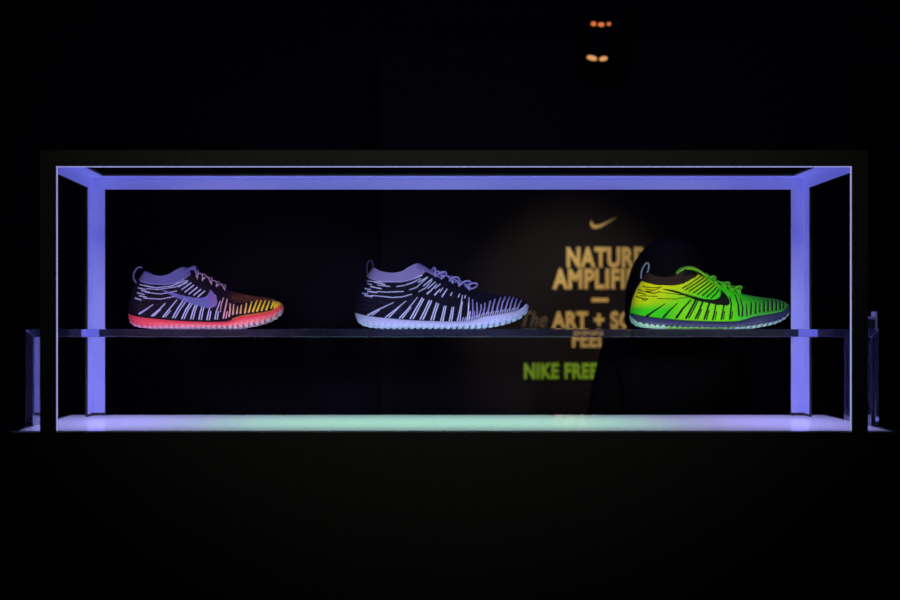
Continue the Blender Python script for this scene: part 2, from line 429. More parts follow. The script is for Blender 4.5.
def build_shoe(spec):
    x0p, x1p, hp, gp = spec['x0'], spec['x1'], spec['h'], spec['ground']   # heel px, toe px, vertical px per unit, ground px
    yc = spec['y']; s = ppm(yc)
    LX = (x1p - x0p) / s; LZ = hp / s
    P0 = at(x0p, gp, yc); org = Vector((P0.x + LX / 2, yc, ST + .0004))
    def tosurf(px, py): return (np.array(px) - x0p) / (x1p - x0p), (gp - np.array(py)) / hp
    root = empty('running_shoe', org, spec['label'], 'shoe', 'running shoes on the clear riser')
    # ---- upper
    U, yy, zz = upper_grid(LX, LZ)
    ns, nt = yy.shape
    Z = zz * LZ; X = np.repeat(((U - .5) * LX)[:, None], nt, 1)
    base = np.stack([X, -yy, Z], -1).reshape(-1, 3); mir = np.stack([X, yy, Z], -1).reshape(-1, 3)
    # pixel coordinates of the pattern, read in the side elevation
    # (the near flank of the shoe stands closer to the eye than its middle, so the drawing is rectified for that)
    sy_ = F / (Z0 + yc - yy); PX = VX + (X + org.x) * sy_; PY = VY - (Z + org.z - CZ) * sy_
    col = spec['paint'](PX, PY, np.repeat(U[:, None], nt, 1), zz)
    colf = col.reshape(-1, 3)
    co = np.concatenate([base, mir]); colr = np.concatenate([colf, colf])
    faces = []; n = ns * nt; info = []
    for i in range(ns - 1):
        for j in range(nt - 1):
            a = i * nt + j; b = (i + 1) * nt + j
            faces.append((a, b, b + 1, a + 1)); info.append((i, j))
            faces.append((n + a, n + a + 1, n + b + 1, n + b)); info.append((i, j))
    # close over the top where there is no opening
    rim = f_rim(U) > 0
    zc = f_collar(U)
    keep_c = np.array([(U[i] > .045 and U[i] < .405 and zz[i, j] > zc[i] and U[i] > .07) for i, j in info])
    me = subset(co, colr, faces, ~keep_c, 'knit_upper')
    link('knit_upper', me, M_knit, root)
    me = subset(co, colr, faces, keep_c, 'ankle_collar')
    o = link('ankle_collar', me, M_colr, root); o['label'] = spec['collar_label']
    md = o.modifiers.new('thick', 'SOLIDIFY'); md.thickness = .0022; md.offset = -1
    # ---- insole and lining inside the ankle
    bm = bmesh.new()
    uu = np.linspace(.03, .9, 30); wv = f_w(uu) * .8; zv = f_mid(uu) + .012
    zv = np.minimum(zv, f_top(uu) - .02)
    L = [bm.verts.new(((u - .5) * LX, -a, z * LZ)) for u, a, z in zip(uu, wv, zv)]
    R = [bm.verts.new(((u - .5) * LX, a, z * LZ)) for u, a, z in zip(uu, wv, zv)]
    for i in range(29): bm.faces.new((L[i], L[i + 1], R[i + 1], R[i]))
    from_bm('insole', bm, M_cloth, root)
    # ---- sole
    U = stations(f_bot, 640, 1.2); U[0] = .0; U[-1] = 1.0
    zt = f_mid(U); zb = f_bot(U)
    w = f_w(np.clip(U, .0012, .9988)) + .0012
    zt = np.maximum(zt, zb + .004)
    period = spec.get('period', .0345)
    ph = (U / period) % 1
    tooth = np.clip((np.abs(ph - .5) - .28) * 9, 0, 1)          # 1 in the notches
    depth = np.interp(U, [0, .03, .12, .3, .52, .66, .97, 1], [0, .002, .003, .004, .006, .018, .018, 0])
    m = 44
    k = np.linspace(0, 1, m)
    # half section: centre bottom -> side -> top
    ky = np.interp(k, [0, .25, .32, .45, .62, .85, .97, 1], [0, .86, .95, 1.0, 1.0, .985, .95, .0])
    kz = np.interp(k, [0, .25, .32, .45, .62, .85, .97, 1], [0, 0.0, .10, .32, .58, .90, 1.0, 1.0])
    bulge = np.interp(k, [0, .25, .45, .62, .9, 1], [0, .0, .0022, .0026, 0.0002, 0])
    Y = w[:, None] * ky[None] + bulge[None] * np.minimum(1, w / .02)[:, None]
    Zr = zb[:, None] + (zt - zb)[:, None] * kz[None]
    low = np.clip(1 - kz / .45, 0, 1)[None]
    outer = np.interp(ky, [0, .3, .7, 1], [.8, .9, 1, 1])[None]
    Zr = Zr + (depth * tooth)[:, None] * low * outer
    Y = Y - (.003 * tooth * np.minimum(1, w / .02))[:, None] * low * outer * (ky > .5)[None]
    # ends pull in for a rounded heel and toe
    X = (U[:, None] - .5) * LX + 0 * Y
    base = np.stack([X, -Y, Zr * LZ], -1).reshape(-1, 3); mir = np.stack([X, Y, Zr * LZ], -1).reshape(-1, 3)
    co = np.concatenate([base, mir]); n = len(base)
    UU = np.repeat(U[:, None], m, 1); KK = np.repeat(kz[None], len(U), 0); PHH = np.repeat(ph[:, None], m, 1)
    col = spec['sole'](UU, KK, PHH).reshape(-1, 3); colr = np.concatenate([col, col])
    faces = []; info = []
    for i in range(len(U) - 1):
        for j in range(m - 1):
            a = i * m + j; b = (i + 1) * m + j
            faces.append((a, b, b + 1, a + 1)); info.append((i, j)); faces.append((n + a, n + a + 1, n + b + 1, n + b)); info.append((i, j))
    thr = .30 + .10 * (np.abs(ph - .5) < .28)
    keep = np.array([kz[j] + .001 < thr[i] for i, j in info])
    o = link('midsole', subset(co, colr, faces, ~keep, 'midsole'), M_foam, root); o['label'] = spec['mid_label']
    o = link('outsole', subset(co, colr, faces, keep, 'outsole'), M_foam, root); o['label'] = spec['out_label']
    # ---- laces
    def pt(u, y, lift=.002):
        return Vector(((u - .5) * LX, y, surf_z(u, y) * LZ + lift))
    lm = spec['lace_mat']; ls = spec.get('lace_scale', 1)
    bm = bmesh.new()
    us = spec['lace_us']
    for i, u in enumerate(us):
        sgn = 1
        pts = []
        for j in range(13):
            t = j / 12 * 2 - 1
            uq = u + .008 * math.sin(t * 2.2) * (1 if i % 2 else -1)
            pts.append(pt(uq, t * .019, .0018 + .0035 * (1 - t * t)))
        add_ring_tube(bm, pts, [(.0020 * ls, .0050 * ls)] * 13, 8)
        if i < len(us) - 1:
            for sy in (-1, 1):
                q = [pt(u + (us[i + 1] - u) * j / 6, sy * (.017 - .010 * math.sin(PI * j / 6)), .003 + .002 * math.sin(PI * j / 6)) for j in range(7)]
                add_ring_tube(bm, q, [(.0018 * ls, .0040 * ls)] * 7, 8)
    for (ua, va, sz) in spec['loops']:
        for sy in (-1, 1):
            c = Vector(((ua - .5) * LX, 0, va * LZ)); pts = []
            for j in range(15):
                a = 2 * PI * j / 15
                pts.append(c + Vector((sz * 1.0 * math.cos(a), sy * (.010 + .010 * math.sin(a)), sz * .55 * math.sin(a + .4))))
            add_ring_tube(bm, pts, [(.0018, .0042)] * 15, 8, close=True)
    from_bm('laces', bm, lm, root, smooth=True)['label'] = spec['lace_label']
    # ---- tongue
    P = crm([tosurf(*p) for p in spec['tongue']], 6)
    bm = bmesh.new(); rows = []
    for (u, v) in P:
        rows.append([bm.verts.new(((u - .5) * LX, (j / 10 - .5) * 2 * spec['tongue_w'], v * LZ - (abs(j / 5 - 1) ** 2) * spec.get('tongue_drop', .007))) for j in range(11)])
    for i in range(len(rows) - 1):
        for j in range(10): bm.faces.new((rows[i][j], rows[i][j + 1], rows[i + 1][j + 1], rows[i + 1][j]))
    o = from_bm('tongue', bm, spec['tongue_mat'], root, smooth=True)
    md = o.modifiers.new('thick', 'SOLIDIFY'); md.thickness = spec['tongue_th']; md.offset = 0
    if spec.get('tongue_label'): o['label'] = spec['tongue_label']
    # ---- heel pull loop
    P = crm([tosurf(*p) for p in spec['loop']], 5)
    bm = bmesh.new(); prof_ = [Vector(((u - .5) * LX, 0, v * LZ)) for u, v in P]
    hw, th = .0045, spec.get('loop_th', .0010)
    rings = []
    for i, p in enumerate(prof_):
        t = (prof_[min(i + 1, len(prof_) - 1)] - prof_[max(i - 1, 0)]).normalized(); nrm = Vector((-t.z, 0, t.x))
        rings.append([bm.verts.new(p + nrm * th * sa + Vector((0, hw * sb, 0))) for sa, sb in ((1, -1), (1, 1), (-1, 1), (-1, -1))])
    for i in range(len(rings) - 1):
        for j in range(4): bm.faces.new((rings[i][j], rings[i][(j + 1) % 4], rings[i + 1][(j + 1) % 4], rings[i + 1][j]))
    bm.faces.new(rings[0]); bm.faces.new(rings[-1][::-1])
    o = from_bm('pull_loop', bm, spec['loop_mat'], root)
    return root

def strokes(PX, PY, lines, soft=.35):
    m = np.zeros(PX.shape)
    for P, a, b in lines:
        xs = [p[0] for p in P]; ys = [p[1] for p in P]; r = max(a, b) + 2
        sel = (PX > min(xs) - r) & (PX < max(xs) + r) & (PY > min(ys) - r) & (PY < max(ys) + r)
        if not sel.any(): continue
        d, t = poly_dist(PX[sel], PY[sel], P)
        wv = (a + (b - a) * t) / 2
        m[sel] = np.maximum(m[sel], np.clip((wv + soft / 2 - d) / soft, 0, 1))
    return m
def mix(c, k, m): return c * (1 - m[..., None]) + np.array(k) * m[..., None]
def sole_line_px(spec, px):
    px = VX + (np.array(px) - VX) * .985
    u = (np.array(px) - spec['x0']) / (spec['x1'] - spec['x0']); return spec['ground'] - f_mid(u) * spec['h']
def speckle(shape, p, seed):
    r = np.random.RandomState(seed); return (r.rand(*shape) < p).astype(float)

BLK = (.004, .003, .009)
# ---------------------------------------------------------------- middle shoe
A = {'x0': 355.2, 'x1': 528.3, 'h': 173.1, 'ground': 329.6, 'y': .195,
     'label': 'black knit running shoe with all white sole, in the middle of the clear riser'}
L2 = cr(350, 255, 7.056, [
 ([(170,190),(245,208)],7,7),([(125,203),(155,210)],5,5),([(145,222),(220,238)],7,7),([(105,236),(145,245)],6,6),([(125,256),(190,265)],8,8),
 ([(88,270),(125,275)],6,6),([(105,285),(155,293)],8,8),
 ([(195,212),(280,222)],5,5),([(330,222),(380,215),(440,195),(500,165)],5,5),([(190,258),(260,262),(375,257)],5,5),
 ([(150,285),(230,292),(300,300),(370,295),(435,277)],5,5),([(120,183),(220,190),(330,188),(420,165)],4,4),
 ([(455,165),(508,142)],7,7),([(420,245),(470,228),(545,160)],5,5),([(482,192),(548,156)],6,6),([(485,258),(530,235),(578,180)],5,5),
 ([(518,218),(578,168)],6,6),([(550,235),(602,190)],6,6),([(545,272),(570,252),(612,205)],10,5),([(598,282),(634,242)],10,6),([(600,235),(636,205)],6,6),
 ([(125,426),(200,385),(308,335)],11,4),([(155,426),(210,388)],7,4),([(250,440),(320,385),(395,325)],8,4),([(275,440),(330,385),(360,355)],8,3),
 ([(350,445),(410,380),(475,300)],9,5),([(370,445),(430,370)],8,5),
 ([(425,450),(470,370),(508,305)],9,8),([(446,450),(488,370),(520,310)],8,8),([(495,455),(530,385),(560,320)],8,8),([(515,455),(545,390),(575,325)],8,8),
 ([(570,462),(590,400),(610,340)],8,8),([(588,462),(605,400),(624,345)],8,8)])
L2 += cr(440, 255, 7.056, [
 ([(5,465),(20,410),(30,362)],8,7),([(20,468),(32,410),(42,362)],8,7),([(65,468),(78,410),(85,370)],8,7),([(82,468),(90,410),(96,370)],8,7),
 ([(122,468),(135,410),(148,350),(158,285)],8,5),([(140,468),(148,400),(158,330)],7,5),([(190,465),(200,400),(203,340)],9,9),([(204,462),(212,400)],7,7),
 ([(15,292),(50,240)],9,6),([(0,262),(20,232)],6,6),([(75,285),(85,265)],8,6),([(130,295),(138,275)],8,6),([(175,302),(180,285)],8,6)])
L2b = cr(440, 255, 7.056, [
 ([(225,455),(232,390),(230,315)],11,7),([(243,455),(243,400)],8,8),([(203,345),(205,300)],10,8),([(262,440),(262,385),(260,335)],11,7),([(275,430),(290,380),(290,350)],10,8),([(305,415),(315,375),(318,340)],11,8),
 ([(335,412),(345,370),(355,325)],12,9),([(365,408),(375,360),(388,312)],12,9),([(400,400),(410,350),(428,300)],12,9),([(430,395),(440,340),(462,292)],12,9),
 ([(460,390),(475,335),(492,295)],12,9),([(490,388),(502,340),(518,298)],12,9),([(520,385),(530,350),(543,308)],12,9),([(548,380),(560,345),(575,318)],11,8)])
hat = []
for i in range(24):
    X = 462 + i * 2.35; yb_ = float(sole_line_px(A, X)); hat.append(([(X, yb_ - .6), (X + 1.3, yb_ - 4.6)], 1.0, .9))
def paint2(PX, PY, UU, V):
    c = np.zeros(PX.shape + (3,)) + np.array(BLK)
    sp = speckle(PX.shape, .05, 1) * ((PY > 296) & (PX < 420))
    c = mix(c, (.10, .07, .16), sp * .8)
    c = mix(c, (.42, .37, .55), strokes(PX, PY, L2b)); c = mix(c, (.80, .80, .88), strokes(PX, PY, hat, .5) * .8)
    c = mix(c, (.88, .88, .92), strokes(PX, PY, L2))
    colr = (V > f_collar(UU)) & (UU > .06) & (UU < .405)
    c = mix(c, (.32, .27, .40), colr.astype(float))
    edge = np.clip(1 - np.abs(V - f_collar(UU)) / .004, 0, 1) * ((UU > .08) & (UU < .39))
    return mix(c, (.6, .55, .7), edge)
def sole2(U, Kz, PH):
    c = np.zeros(U.shape + (3,)) + np.array((.80, .82, .88))
    d = ((np.abs(Kz - .52) < .05) & (np.abs(PH - .1) < .28) & (U > .1)).astype(float)
    return mix(c, (.60, .62, .78), d)
M_lace_l = mat('lilac_lace', (.42, .38, .60), .8, bump=(2500, .4))
M_tong_l = mat('lilac_knit_tongue', (.24, .19, .33), .85, bump=(2000, .4))
M_dark_loop = mat('dark_webbing', (.03, .025, .05), .7)
A.update(paint=paint2, sole=sole2, lace_mat=M_lace_l, tongue_mat=M_tong_l, tongue_w=.016, tongue_th=.0022, loop_mat=M_dark_loop,
     collar_label='lilac grey knit ankle collar', mid_label='white foam midsole', out_label='white notched tread', lace_label='lilac laces',
     lace_us=[.455, .505, .555, .605, .65], loops=[(.50, .312, .008), (.57, .280, .009), (.635, .256, .010), (.675, .246, .009)],
     tongue=[(400, 274), (409, 269.5), (417, 265.0), (421, 265.8), (430, 271), (440, 276)],
     loop=[(367.5,277),(367,269),(367.6,264.5),(369.5,261.8),(371.8,262.3),(373,266),(372.2,271)])
build_shoe(A)

# ---------------------------------------------------------------- left shoe
B = {'x0': 129.0, 'x1': 283.6, 'h': 163.5, 'ground': 329.0, 'y': .205,
     'label': 'black knit running shoe with coral red sole and yellow toe, leftmost on the clear riser'}
k1 = 4.865
L1 = cr(115, 250, k1, [
 ([(145,174),(182,182)],4,4),([(112,184),(150,192)],4,4),([(130,197),(165,205)],5,5),([(108,208),(142,216)],4,4),([(118,222),(152,229)],5,5),([(98,234),(126,243)],6,5),
 ([(120,168),(200,184),(270,176),(345,148)],3.5,3.5),([(155,188),(210,192),(290,180),(350,160)],3.2,3.2),([(150,206),(220,214),(300,200)],3.2,3.2),([(140,234),(220,239),(290,226)],3.5,3.5),
 ([(296,160),(332,142)],5,5),([(310,178),(354,150)],5,5),([(325,192),(370,160)],5,5),([(340,205),(382,172)],5,5),([(360,214),(400,182)],5,5),([(383,220),(417,192)],5,5),([(403,228),(436,200)],5,5),
 ([(118,310),(150,290),(184,266)],8,3),([(180,320),(215,290),(244,260)],8,4),([(190,321),(222,290)],4,3),([(234,325),(262,290),(300,244)],7,4),([(245,326),(270,295)],4,4),
 ([(280,330),(305,285),(340,234)],6,6),([(292,330),(316,290),(352,240)],5,5),([(325,333),(345,290),(364,260)],6,6),([(337,333),(356,290),(376,262)],5,5),
 ([(368,335),(380,295),(390,268)],6,6),([(380,336),(390,295),(400,270)],5,5),([(408,338),(416,300),(422,280)],6,5),([(420,338),(427,300),(432,280)],5,5),
 ([(447,338),(456,300),(460,284)],6,5),([(459,338),(466,300)],5,5),([(486,336),(493,300),(500,280),(512,250)],6,4),([(498,335),(503,300)],5,5)])
L1f = cr(115, 250, k1, [([(527,330),(533,300),(542,258),(545,240)],8,5),([(540,330),(546,300)],6,5),([(555,322),(560,290),(560,262)],8,6),([(512,300),(518,262),(528,232)],5,4),([(480,215),(492,225)],4,4)])
L1f += cr(230, 285, 12, [([(35,350),(45,235)],20,10),([(82,340),(92,258)],20,10),([(125,335),(138,240)],20,10),([(178,332),(198,222)],22,12),([(225,322),(262,200)],24,12),
 ([(275,315),(325,185)],26,14),([(325,310),(375,185)],26,16),([(380,300),(425,185)],26,16),([(435,293),(475,190)],26,16),([(495,275),(522,185)],22,14)])
SW1 = crm([(215,189),(270,204),(330,221),(390,232),(430,231),(452,216),(463,192)], 6) + crm([(463,192),(482,212),(495,238),(496,262),(486,276)], 5) + crm([(486,276),(462,282),(420,275),(360,257),(290,228),(215,189)], 6)
SW1 = [(115 + x / k1, 250 + y / k1) for x, y in SW1]
def paint1(PX, PY, UU, V):
    c = np.zeros(PX.shape + (3,)) + np.array(BLK)
    warm = np.clip((PX - 226) / 22, 0, 1)
    topw = warm * np.clip((300 - PY) / 6 + .45, 0, 1)
    c = mix(c, (.16, .05, .006), topw * .85)
    dots = speckle(PX.shape, .10, 3) * (PX > 232) * (PY < 303)
    c = mix(c, (.5, .2, .03), dots * .7)
    sp = speckle(PX.shape, .03, 2) * ((PY > 298) & (PX < 200)); c = mix(c, (.10, .07, .16), sp * .8)
    f = strokes(PX, PY, L1f)
    g = np.clip((PX - 218) / 34, 0, 1)[..., None]; low = np.clip((PY - (312 - np.clip(PX - 250, 0, 40) * .16)) / 4 + .2, 0, 1)[..., None]
    scol = np.array((.75, .36, .50)) * (1 - g) + np.array((1.0, .80, .02)) * g
    scol = scol * (1 - .35 * low) + np.array((.9, .55, .75)) * .35 * low
    toe = np.clip((PX - 262) / 12, 0, 1)[..., None]; scol = scol * (1 - toe) + np.array((1, 1, .10)) * toe
    c = c * (1 - f[..., None]) + scol * f[..., None]
    tc = ((PX > 273.2 + (PY - 303) * .1) & (PY > 301.5)).astype(float); c = mix(c, (1.0, .82, .01), tc)
    rimb = np.clip(1 - (V - f_mid(UU)) / .010, 0, 1) * (PX > 232); c = mix(c, (1.0, .30, .03), rimb)
    st = strokes(PX, PY, L1); c = mix(c, (.54, .70, .92), st)
    sw = in_poly(PX, PY, SW1).astype(float)
    pinkish = np.clip((PX - 205) / 12, 0, 1)[..., None]
    swc = np.array((.14, .18, .42)) * (1 - pinkish) + np.array((.24, .16, .40)) * pinkish
    c = c * (1 - sw[..., None]) + swc * sw[..., None]
    c = mix(c, (.28, .34, .62), sw * st)
    colr = (V > f_collar(UU)) & (UU > .06) & (UU < .405)
    c = mix(c, (.115, .14, .32), colr.astype(float))
    edge = np.clip(1 - np.abs(V - f_collar(UU)) / .004, 0, 1) * ((UU > .08) & (UU < .39))
    return mix(c, (.25, .32, .62), edge)
def sole1(U, Kz, PH):
    c = np.zeros(U.shape + (3,)) + np.array((1.0, .10, .12))
    fwd = np.clip((U - .12) / .3, 0, 1)
    lowr = np.clip((.80 - Kz) / .4, 0, 1) * fwd
    c = mix(c, (1.0, .45, .36), lowr * .7)
    d = ((np.abs(Kz - .52) < .07) & (np.abs(PH - .1) < .25) & (U > .12)).astype(float)
    c = mix(c, (.95, .06, .09), d)
    pod = (Kz < .18 + .12 * (np.abs(PH - .5) < .28)).astype(float)
    return mix(c, (.95, .58, .58), pod * np.clip(.6 + U, 0, 1) )
M_lace_p = mat('pale_pink_lace', (.50, .42, .50), .8, bump=(2500, .4))
M_loop_l = mat('lilac_webbing', (.08, .10, .24), .7)
B.update(paint=paint1, sole=sole1, lace_mat=M_lace_p, tongue_mat=mat('violet_knit_tongue', (.14, .15, .36), .85), tongue_w=.015, tongue_th=.0022, loop_mat=M_loop_l, loop_th=.0014,
     collar_label='lilac knit ankle collar', mid_label='coral red foam midsole', out_label='pale pink notched tread', lace_label='thin pale laces',
     lace_us=[.445, .49, .535, .58, .62], loops=[], lace_scale=.5, tongue_drop=.006,
     tongue=[(185, 271.5), (189, 268.6), (193.5, 266.8), (195.8, 267.4), (197, 271), (197.6, 275)],
     loop=[(142.5,268.5),(139.6,267.6),(136.5,270),(134.0,275),(134.3,280),(137,283.0),(140.5,282.5)])
build_shoe(B)

# ---------------------------------------------------------------- right shoe
C3 = {'x0': 629.6, 'x1': 789.2, 'h': 159.5, 'ground': 329.8, 'y': .195,
      'label': 'bright green and yellow knit running shoe with dark indigo sole, rightmost on the riser'}
k3 = 4.865
L3 = cr(615, 250, k3, [
 ([(135,178),(190,184),(228,180)],4,3),([(150,190),(190,196),(215,186)],4,3),([(112,192),(135,200),(180,202)],4,3),([(150,203),(190,211),(218,202)],5,3),
 ([(112,206),(150,216)],4,4),([(125,222),(165,224),(205,226)],3,3),([(104,226),(135,236),(160,238),(146,246),(132,240)],4,3),
 ([(205,236),(290,239),(375,226)],3,2.5),([(215,205),(300,215),(350,222)],2.5,2.5),
 ([(330,186),(372,160),(418,128)],5,4),([(342,194),(390,165),(432,136)],5,5),([(362,200),(410,168),(447,143)],5,5),([(382,208),(425,178),(460,152)],5,5),([(402,216),(440,186),(472,162)],5,5),
 ([(425,222),(460,192),(484,170)],5,5),([(447,229),(478,200),(496,180)],5,5),([(468,234),(492,212),(506,192)],5,5),
 ([(155,322),(185,300),(243,262)],10,3),([(236,327),(265,295),(305,258)],9,3),([(300,328),(330,285),(368,244)],9,5),
 ([(346,331),(372,285),(392,246)],8,8),([(358,331),(382,290),(402,250)],5,5),([(391,334),(412,290),(428,248)],7,7),([(402,334),(420,290)],5,5),
 ([(434,336),(448,295),(458,262)],7,7),([(445,336),(457,295)],5,5),([(476,337),(485,300),(490,268)],7,6),([(487,337),(494,300)],4,4),
 ([(518,337),(525,300),(530,270)],7,6),([(528,337),(533,300)],4,4),([(558,336),(563,300),(566,262),(558,228)],7,5),([(567,335),(572,300)],4,4)])
L3 = [(P, a * 1.3, b * 1.3) for P, a, b in L3]
L3b = cr(710, 255, 7.06, [
 ([(205,425),(200,350),(178,285)],13,8),([(228,430),(232,370),(215,310)],13,8),([(262,425),(258,350)],12,8),([(288,415),(292,350),(290,335)],13,8),([(322,410),(324,350),(322,335)],13,8),
 ([(352,400),(353,340)],13,8),([(382,395),(384,335),(380,322)],14,9),([(410,392),(412,335),(408,318)],14,10),([(440,388),(441,335),(436,318)],14,10),([(468,384),(470,335),(463,320)],14,10),([(495,380),(496,340),(487,322)],14,10),([(520,372),(522,345),(512,328)],13,8)])
L3h = []
for i in range(32):
    X = 737 + i * 1.45; yb_ = float(sole_line_px(C3, X)); L3h.append(([(X, yb_ - .8), (X + .8, yb_ - 3.6)], .7, .6))
SW3 = crm([(222,189),(280,194),(340,212),(400,230),(455,240),(492,238),(512,222),(514,192)], 6) + crm([(514,192),(538,215),(555,240),(558,262),(548,270)], 5) + crm([(548,270),(510,268),(450,258),(390,242),(320,216),(222,189)], 6)
SW3 = [(615 + x / k3, 250 + y / k3) for x, y in SW3]
def paint3(PX, PY, UU, V):
    c = np.zeros(PX.shape + (3,)) + np.array((.06, .82, .012))
    # knit fades from yellow at the heel to green
    d = (PX - 636) / 66 + (PY - 290) / 30
    yel = np.clip(1.25 - d, 0, 1) * np.clip((309.5 - PY + (PX - 632) * .02) / 7, 0, 1)
    c = mix(c, (1.0, .93, .0), yel)
    mid = np.clip((PX - 668) / 15, 0, 1) * np.clip((742 - PX) / 22, 0, 1) * np.clip((PY - 298) / 8, 0, 1)
    c = mix(c, (.30, .98, .01), mid * .9)
    fore = np.clip((PX - 735) / 30, 0, 1); c = mix(c, (.03, .36, .02), fore)
    st = np.maximum(strokes(PX, PY, L3), strokes(PX, PY, L3b))
    c = mix(c, (.16, .62, .22), strokes(PX, PY, L3h, .5) * .8)
    rb = strokes(PX, PY, [([(x + 1.0, y) for x, y in P], a * .5, b * .5) for P, a, b in L3b]) ; c = mix(c, (.22, .60, .16), rb)
    c = mix(c, (.004, .006, .006), st)
    c = mix(c, (.004, .004, .006), in_poly(PX, PY, SW3).astype(float))
    band = np.clip(1 - (V - f_mid(UU)) / .009, 0, 1); c = mix(c, (.004, .006, .01), band)
    hb = np.clip(1 - UU / .0085, 0, 1) ; hb = ((UU < .075) & (V > f_top(UU) - .012)).astype(float); c = mix(c, (.02, .02, .05), hb)
    colr = (V > f_collar(UU)) & (UU > .06) & (UU < .405)
    c = mix(c, (.035, .016, .018), colr.astype(float))
    op = ((UU > .33) & (UU < .43) & (V > f_top(UU) - .05 + (UU - .33) * .35) & (V > f_collar(UU))).astype(float)
    return mix(c, (.006, .006, .008), op)
def sole3(U, Kz, PH):
    c = np.zeros(U.shape + (3,)) + np.array((.058, .052, .20))
    d = ((np.abs(Kz - .50) < .07) & (np.abs(PH - .1) < .25) & (U > .2)).astype(float)
    c = mix(c, (.03, .028, .08), d)
    lim = .17 + .13 * (np.abs(PH - .5) < .28) - .08 * np.exp(-((U - .5) / .2) ** 2) * (U < .8) + .1 * (U < .2)
    pod = (Kz < lim).astype(float)
    c = mix(c, (.62, .95, .62), pod)
    return mix(c, (.35, .8, .1), pod * (np.abs(U - .42) < .2))
M_lace_g = mat('green_lace', (.12, .62, .02), .8, bump=(2500, .4))
M_tong_g = mat('green_knit_tongue', (.20, .62, .01), .85, bump=(2000, .4))
M_loop_b = mat('pale_blue_webbing', (.16, .2, .34), .6)
C3.update(paint=paint3, sole=sole3, lace_mat=M_lace_g, tongue_mat=M_tong_g, tongue_w=.015, tongue_th=.0034, loop_mat=M_loop_b, loop_th=.0012,
     collar_label='dark maroon ankle collar', mid_label='dark indigo foam midsole', out_label='pale green notched tread', lace_label='green laces', tongue_drop=.004,
     lace_us=[.48, .53, .58, .63, .67], loops=[(.505, .315, .006), (.59, .275, .007), (.665, .25, .007)],
     tongue=[(675.5, 274.5), (679, 271), (684, 268.8), (690, 268.3), (696, 270), (702, 273.8), (706,277)],
     loop=[(640.8,280),(641.2,273.5),(643.6,267.5),(646.5,264.2),(648.4,265.4),(648.3,270),(646.5,275.5)])
build_shoe(C3)

# ------------------------------------------------------------------ sign behind
YS = 3.0
sg_o = at(590, 415, YS); sg_o.z = 0
sign = empty('sign_board', sg_o, 'dark sign board with gold and green lettering standing behind the display', 'sign')
a = at(380, 40, YS); b = at(860, 40, YS)
box_obj('board', (a.x, YS, .0), (b.x, YS + .04, a.z), M_panel, sign, sg_o, .003)
def text(body, px0, px1, py_base, cap_px, m, shear=0, bold=.0):
    cu = bpy.data.curves.new('t', 'FONT'); cu.body = body; cu.size = 1; cu.extrude = .02; cu.offset = bold; cu.shear = shear; cu.space_character = 1.08
    ob = bpy.data.objects.new('t', cu); COL.objects.link(ob)
    dg = bpy.context.evaluated_depsgraph_get(); me = bpy.data.meshes.new_from_object(ob.evaluated_get(dg))
    bpy.data.objects.remove(ob); bpy.data.curves.remove(cu)
    xs = [v.co.x for v in me.vertices]; ys = [v.co.y for v in me.vertices]
    x0, x1, y1 = min(xs), max(xs), max(ys)
    y0 = 0.0
    A_ = at(px0, py_base, YS); B_ = at(px1, py_base - cap_px, YS)
    for v in me.vertices:
        x, y, z = v.co
        v.co = (A_.x + (x - x0) / (x1 - x0) * (B_.x - A_.x) - sg_o.x, YS - .004 - z * .1 - sg_o.y, A_.z + (y - y0) / (y1 - y0) * (B_.z - A_.z))
    me.materials.clear()
    return link('lettering', me, m, sign)
text('NATURE', 566.5, 643, 266.5, 19.5, M_gold, bold=.042)
text('AMPLIFIED', 552.5, 651, 288, 19.5, M_gold, bold=.042)
text('ART + SCIENCE', 551.5, 684, 327.8, 16.6, M_gold, bold=.042)
text('The', 522, 547, 327, 15.5, M_dimgold, shear=.35)
text('FEEL', 572, 606, 346.6, 15.8, M_gold, bold=.042)
text('NIKE FREE', 524, 597.5, 378, 15, M_green, bold=.042)
bm = bmesh.new(); A_ = at(591.5, 302, YS); B_ = at(608, 298, YS)
add_box(bm, (A_.x - sg_o.x, -.006, A_.z), (B_.x - sg_o.x, 0, B_.z)); from_bm('dash', bm, M_gold, sign)
SWS = crm([(592.5,217.5),(591.3,221),(594,224.8),(600,224.3),(608,221),(616.8,216.6)], 5) + crm([(616.8,216.6),(608,222.8),(600,227.6),(594.5,228.8),(591,226.5),(590.3,222.5),(592.5,217.5)], 5)
bm = bmesh.new(); vs = []
for p in SWS[:-1]:
    q = at(p[0], p[1], YS); vs.append(q - sg_o - Vector((0, .006, 0)))
pts = []
for v in vs:
    if not pts or (v - pts[-1]).length > 1e-4: pts.append(v)
f = bm.faces.new([bm.verts.new(v) for v in pts]); ex = bmesh.ops.extrude_face_region(bm, geom=[f])
for v in [g for g in ex['geom'] if isinstance(g, bmesh.types.BMVert)]: v.co.y += .005
from_bm('check_mark_emblem', bm, M_gold, sign)

# ------------------------------------------------------------------ hanging lamp above
YL = 2.0
c = at(603.5, 46, YL); sl = ppm(YL)
lo = Vector((c.x, YL, RH))
lamp = empty('hanging_spotlight', lo, 'black hanging spotlight with small glowing orange vents, high behind the display', 'spotlight')
R_ = 29 / sl; zt_ = at(0, 8, YL).z; zb_ = at(0, 86, YL).z; h_ = zt_ - zb_
bm = bmesh.new()
add_lathe(bm, [(.01, h_), (R_ * .80, h_ - .002), (R_ * .93, h_ * .95), (R_ * .99, h_ * .75), (R_, h_ * .45), (R_ * .93, h_ * .2), (R_ * .8, h_ * .07), (R_ * .55, 0.005), (R_ * .5, 0.0), (.01, 0.004)], (0, 0, zb_ - RH))
from_bm('lamp_housing', bm, M_lampbody, lamp, smooth=True)
bm = bmesh.new(); add_lathe(bm, [(.009, zt_ - RH - .003), (.009, -.02)], (0, 0, 0), n=12); from_bm('stem', bm, M_lampbody, lamp)
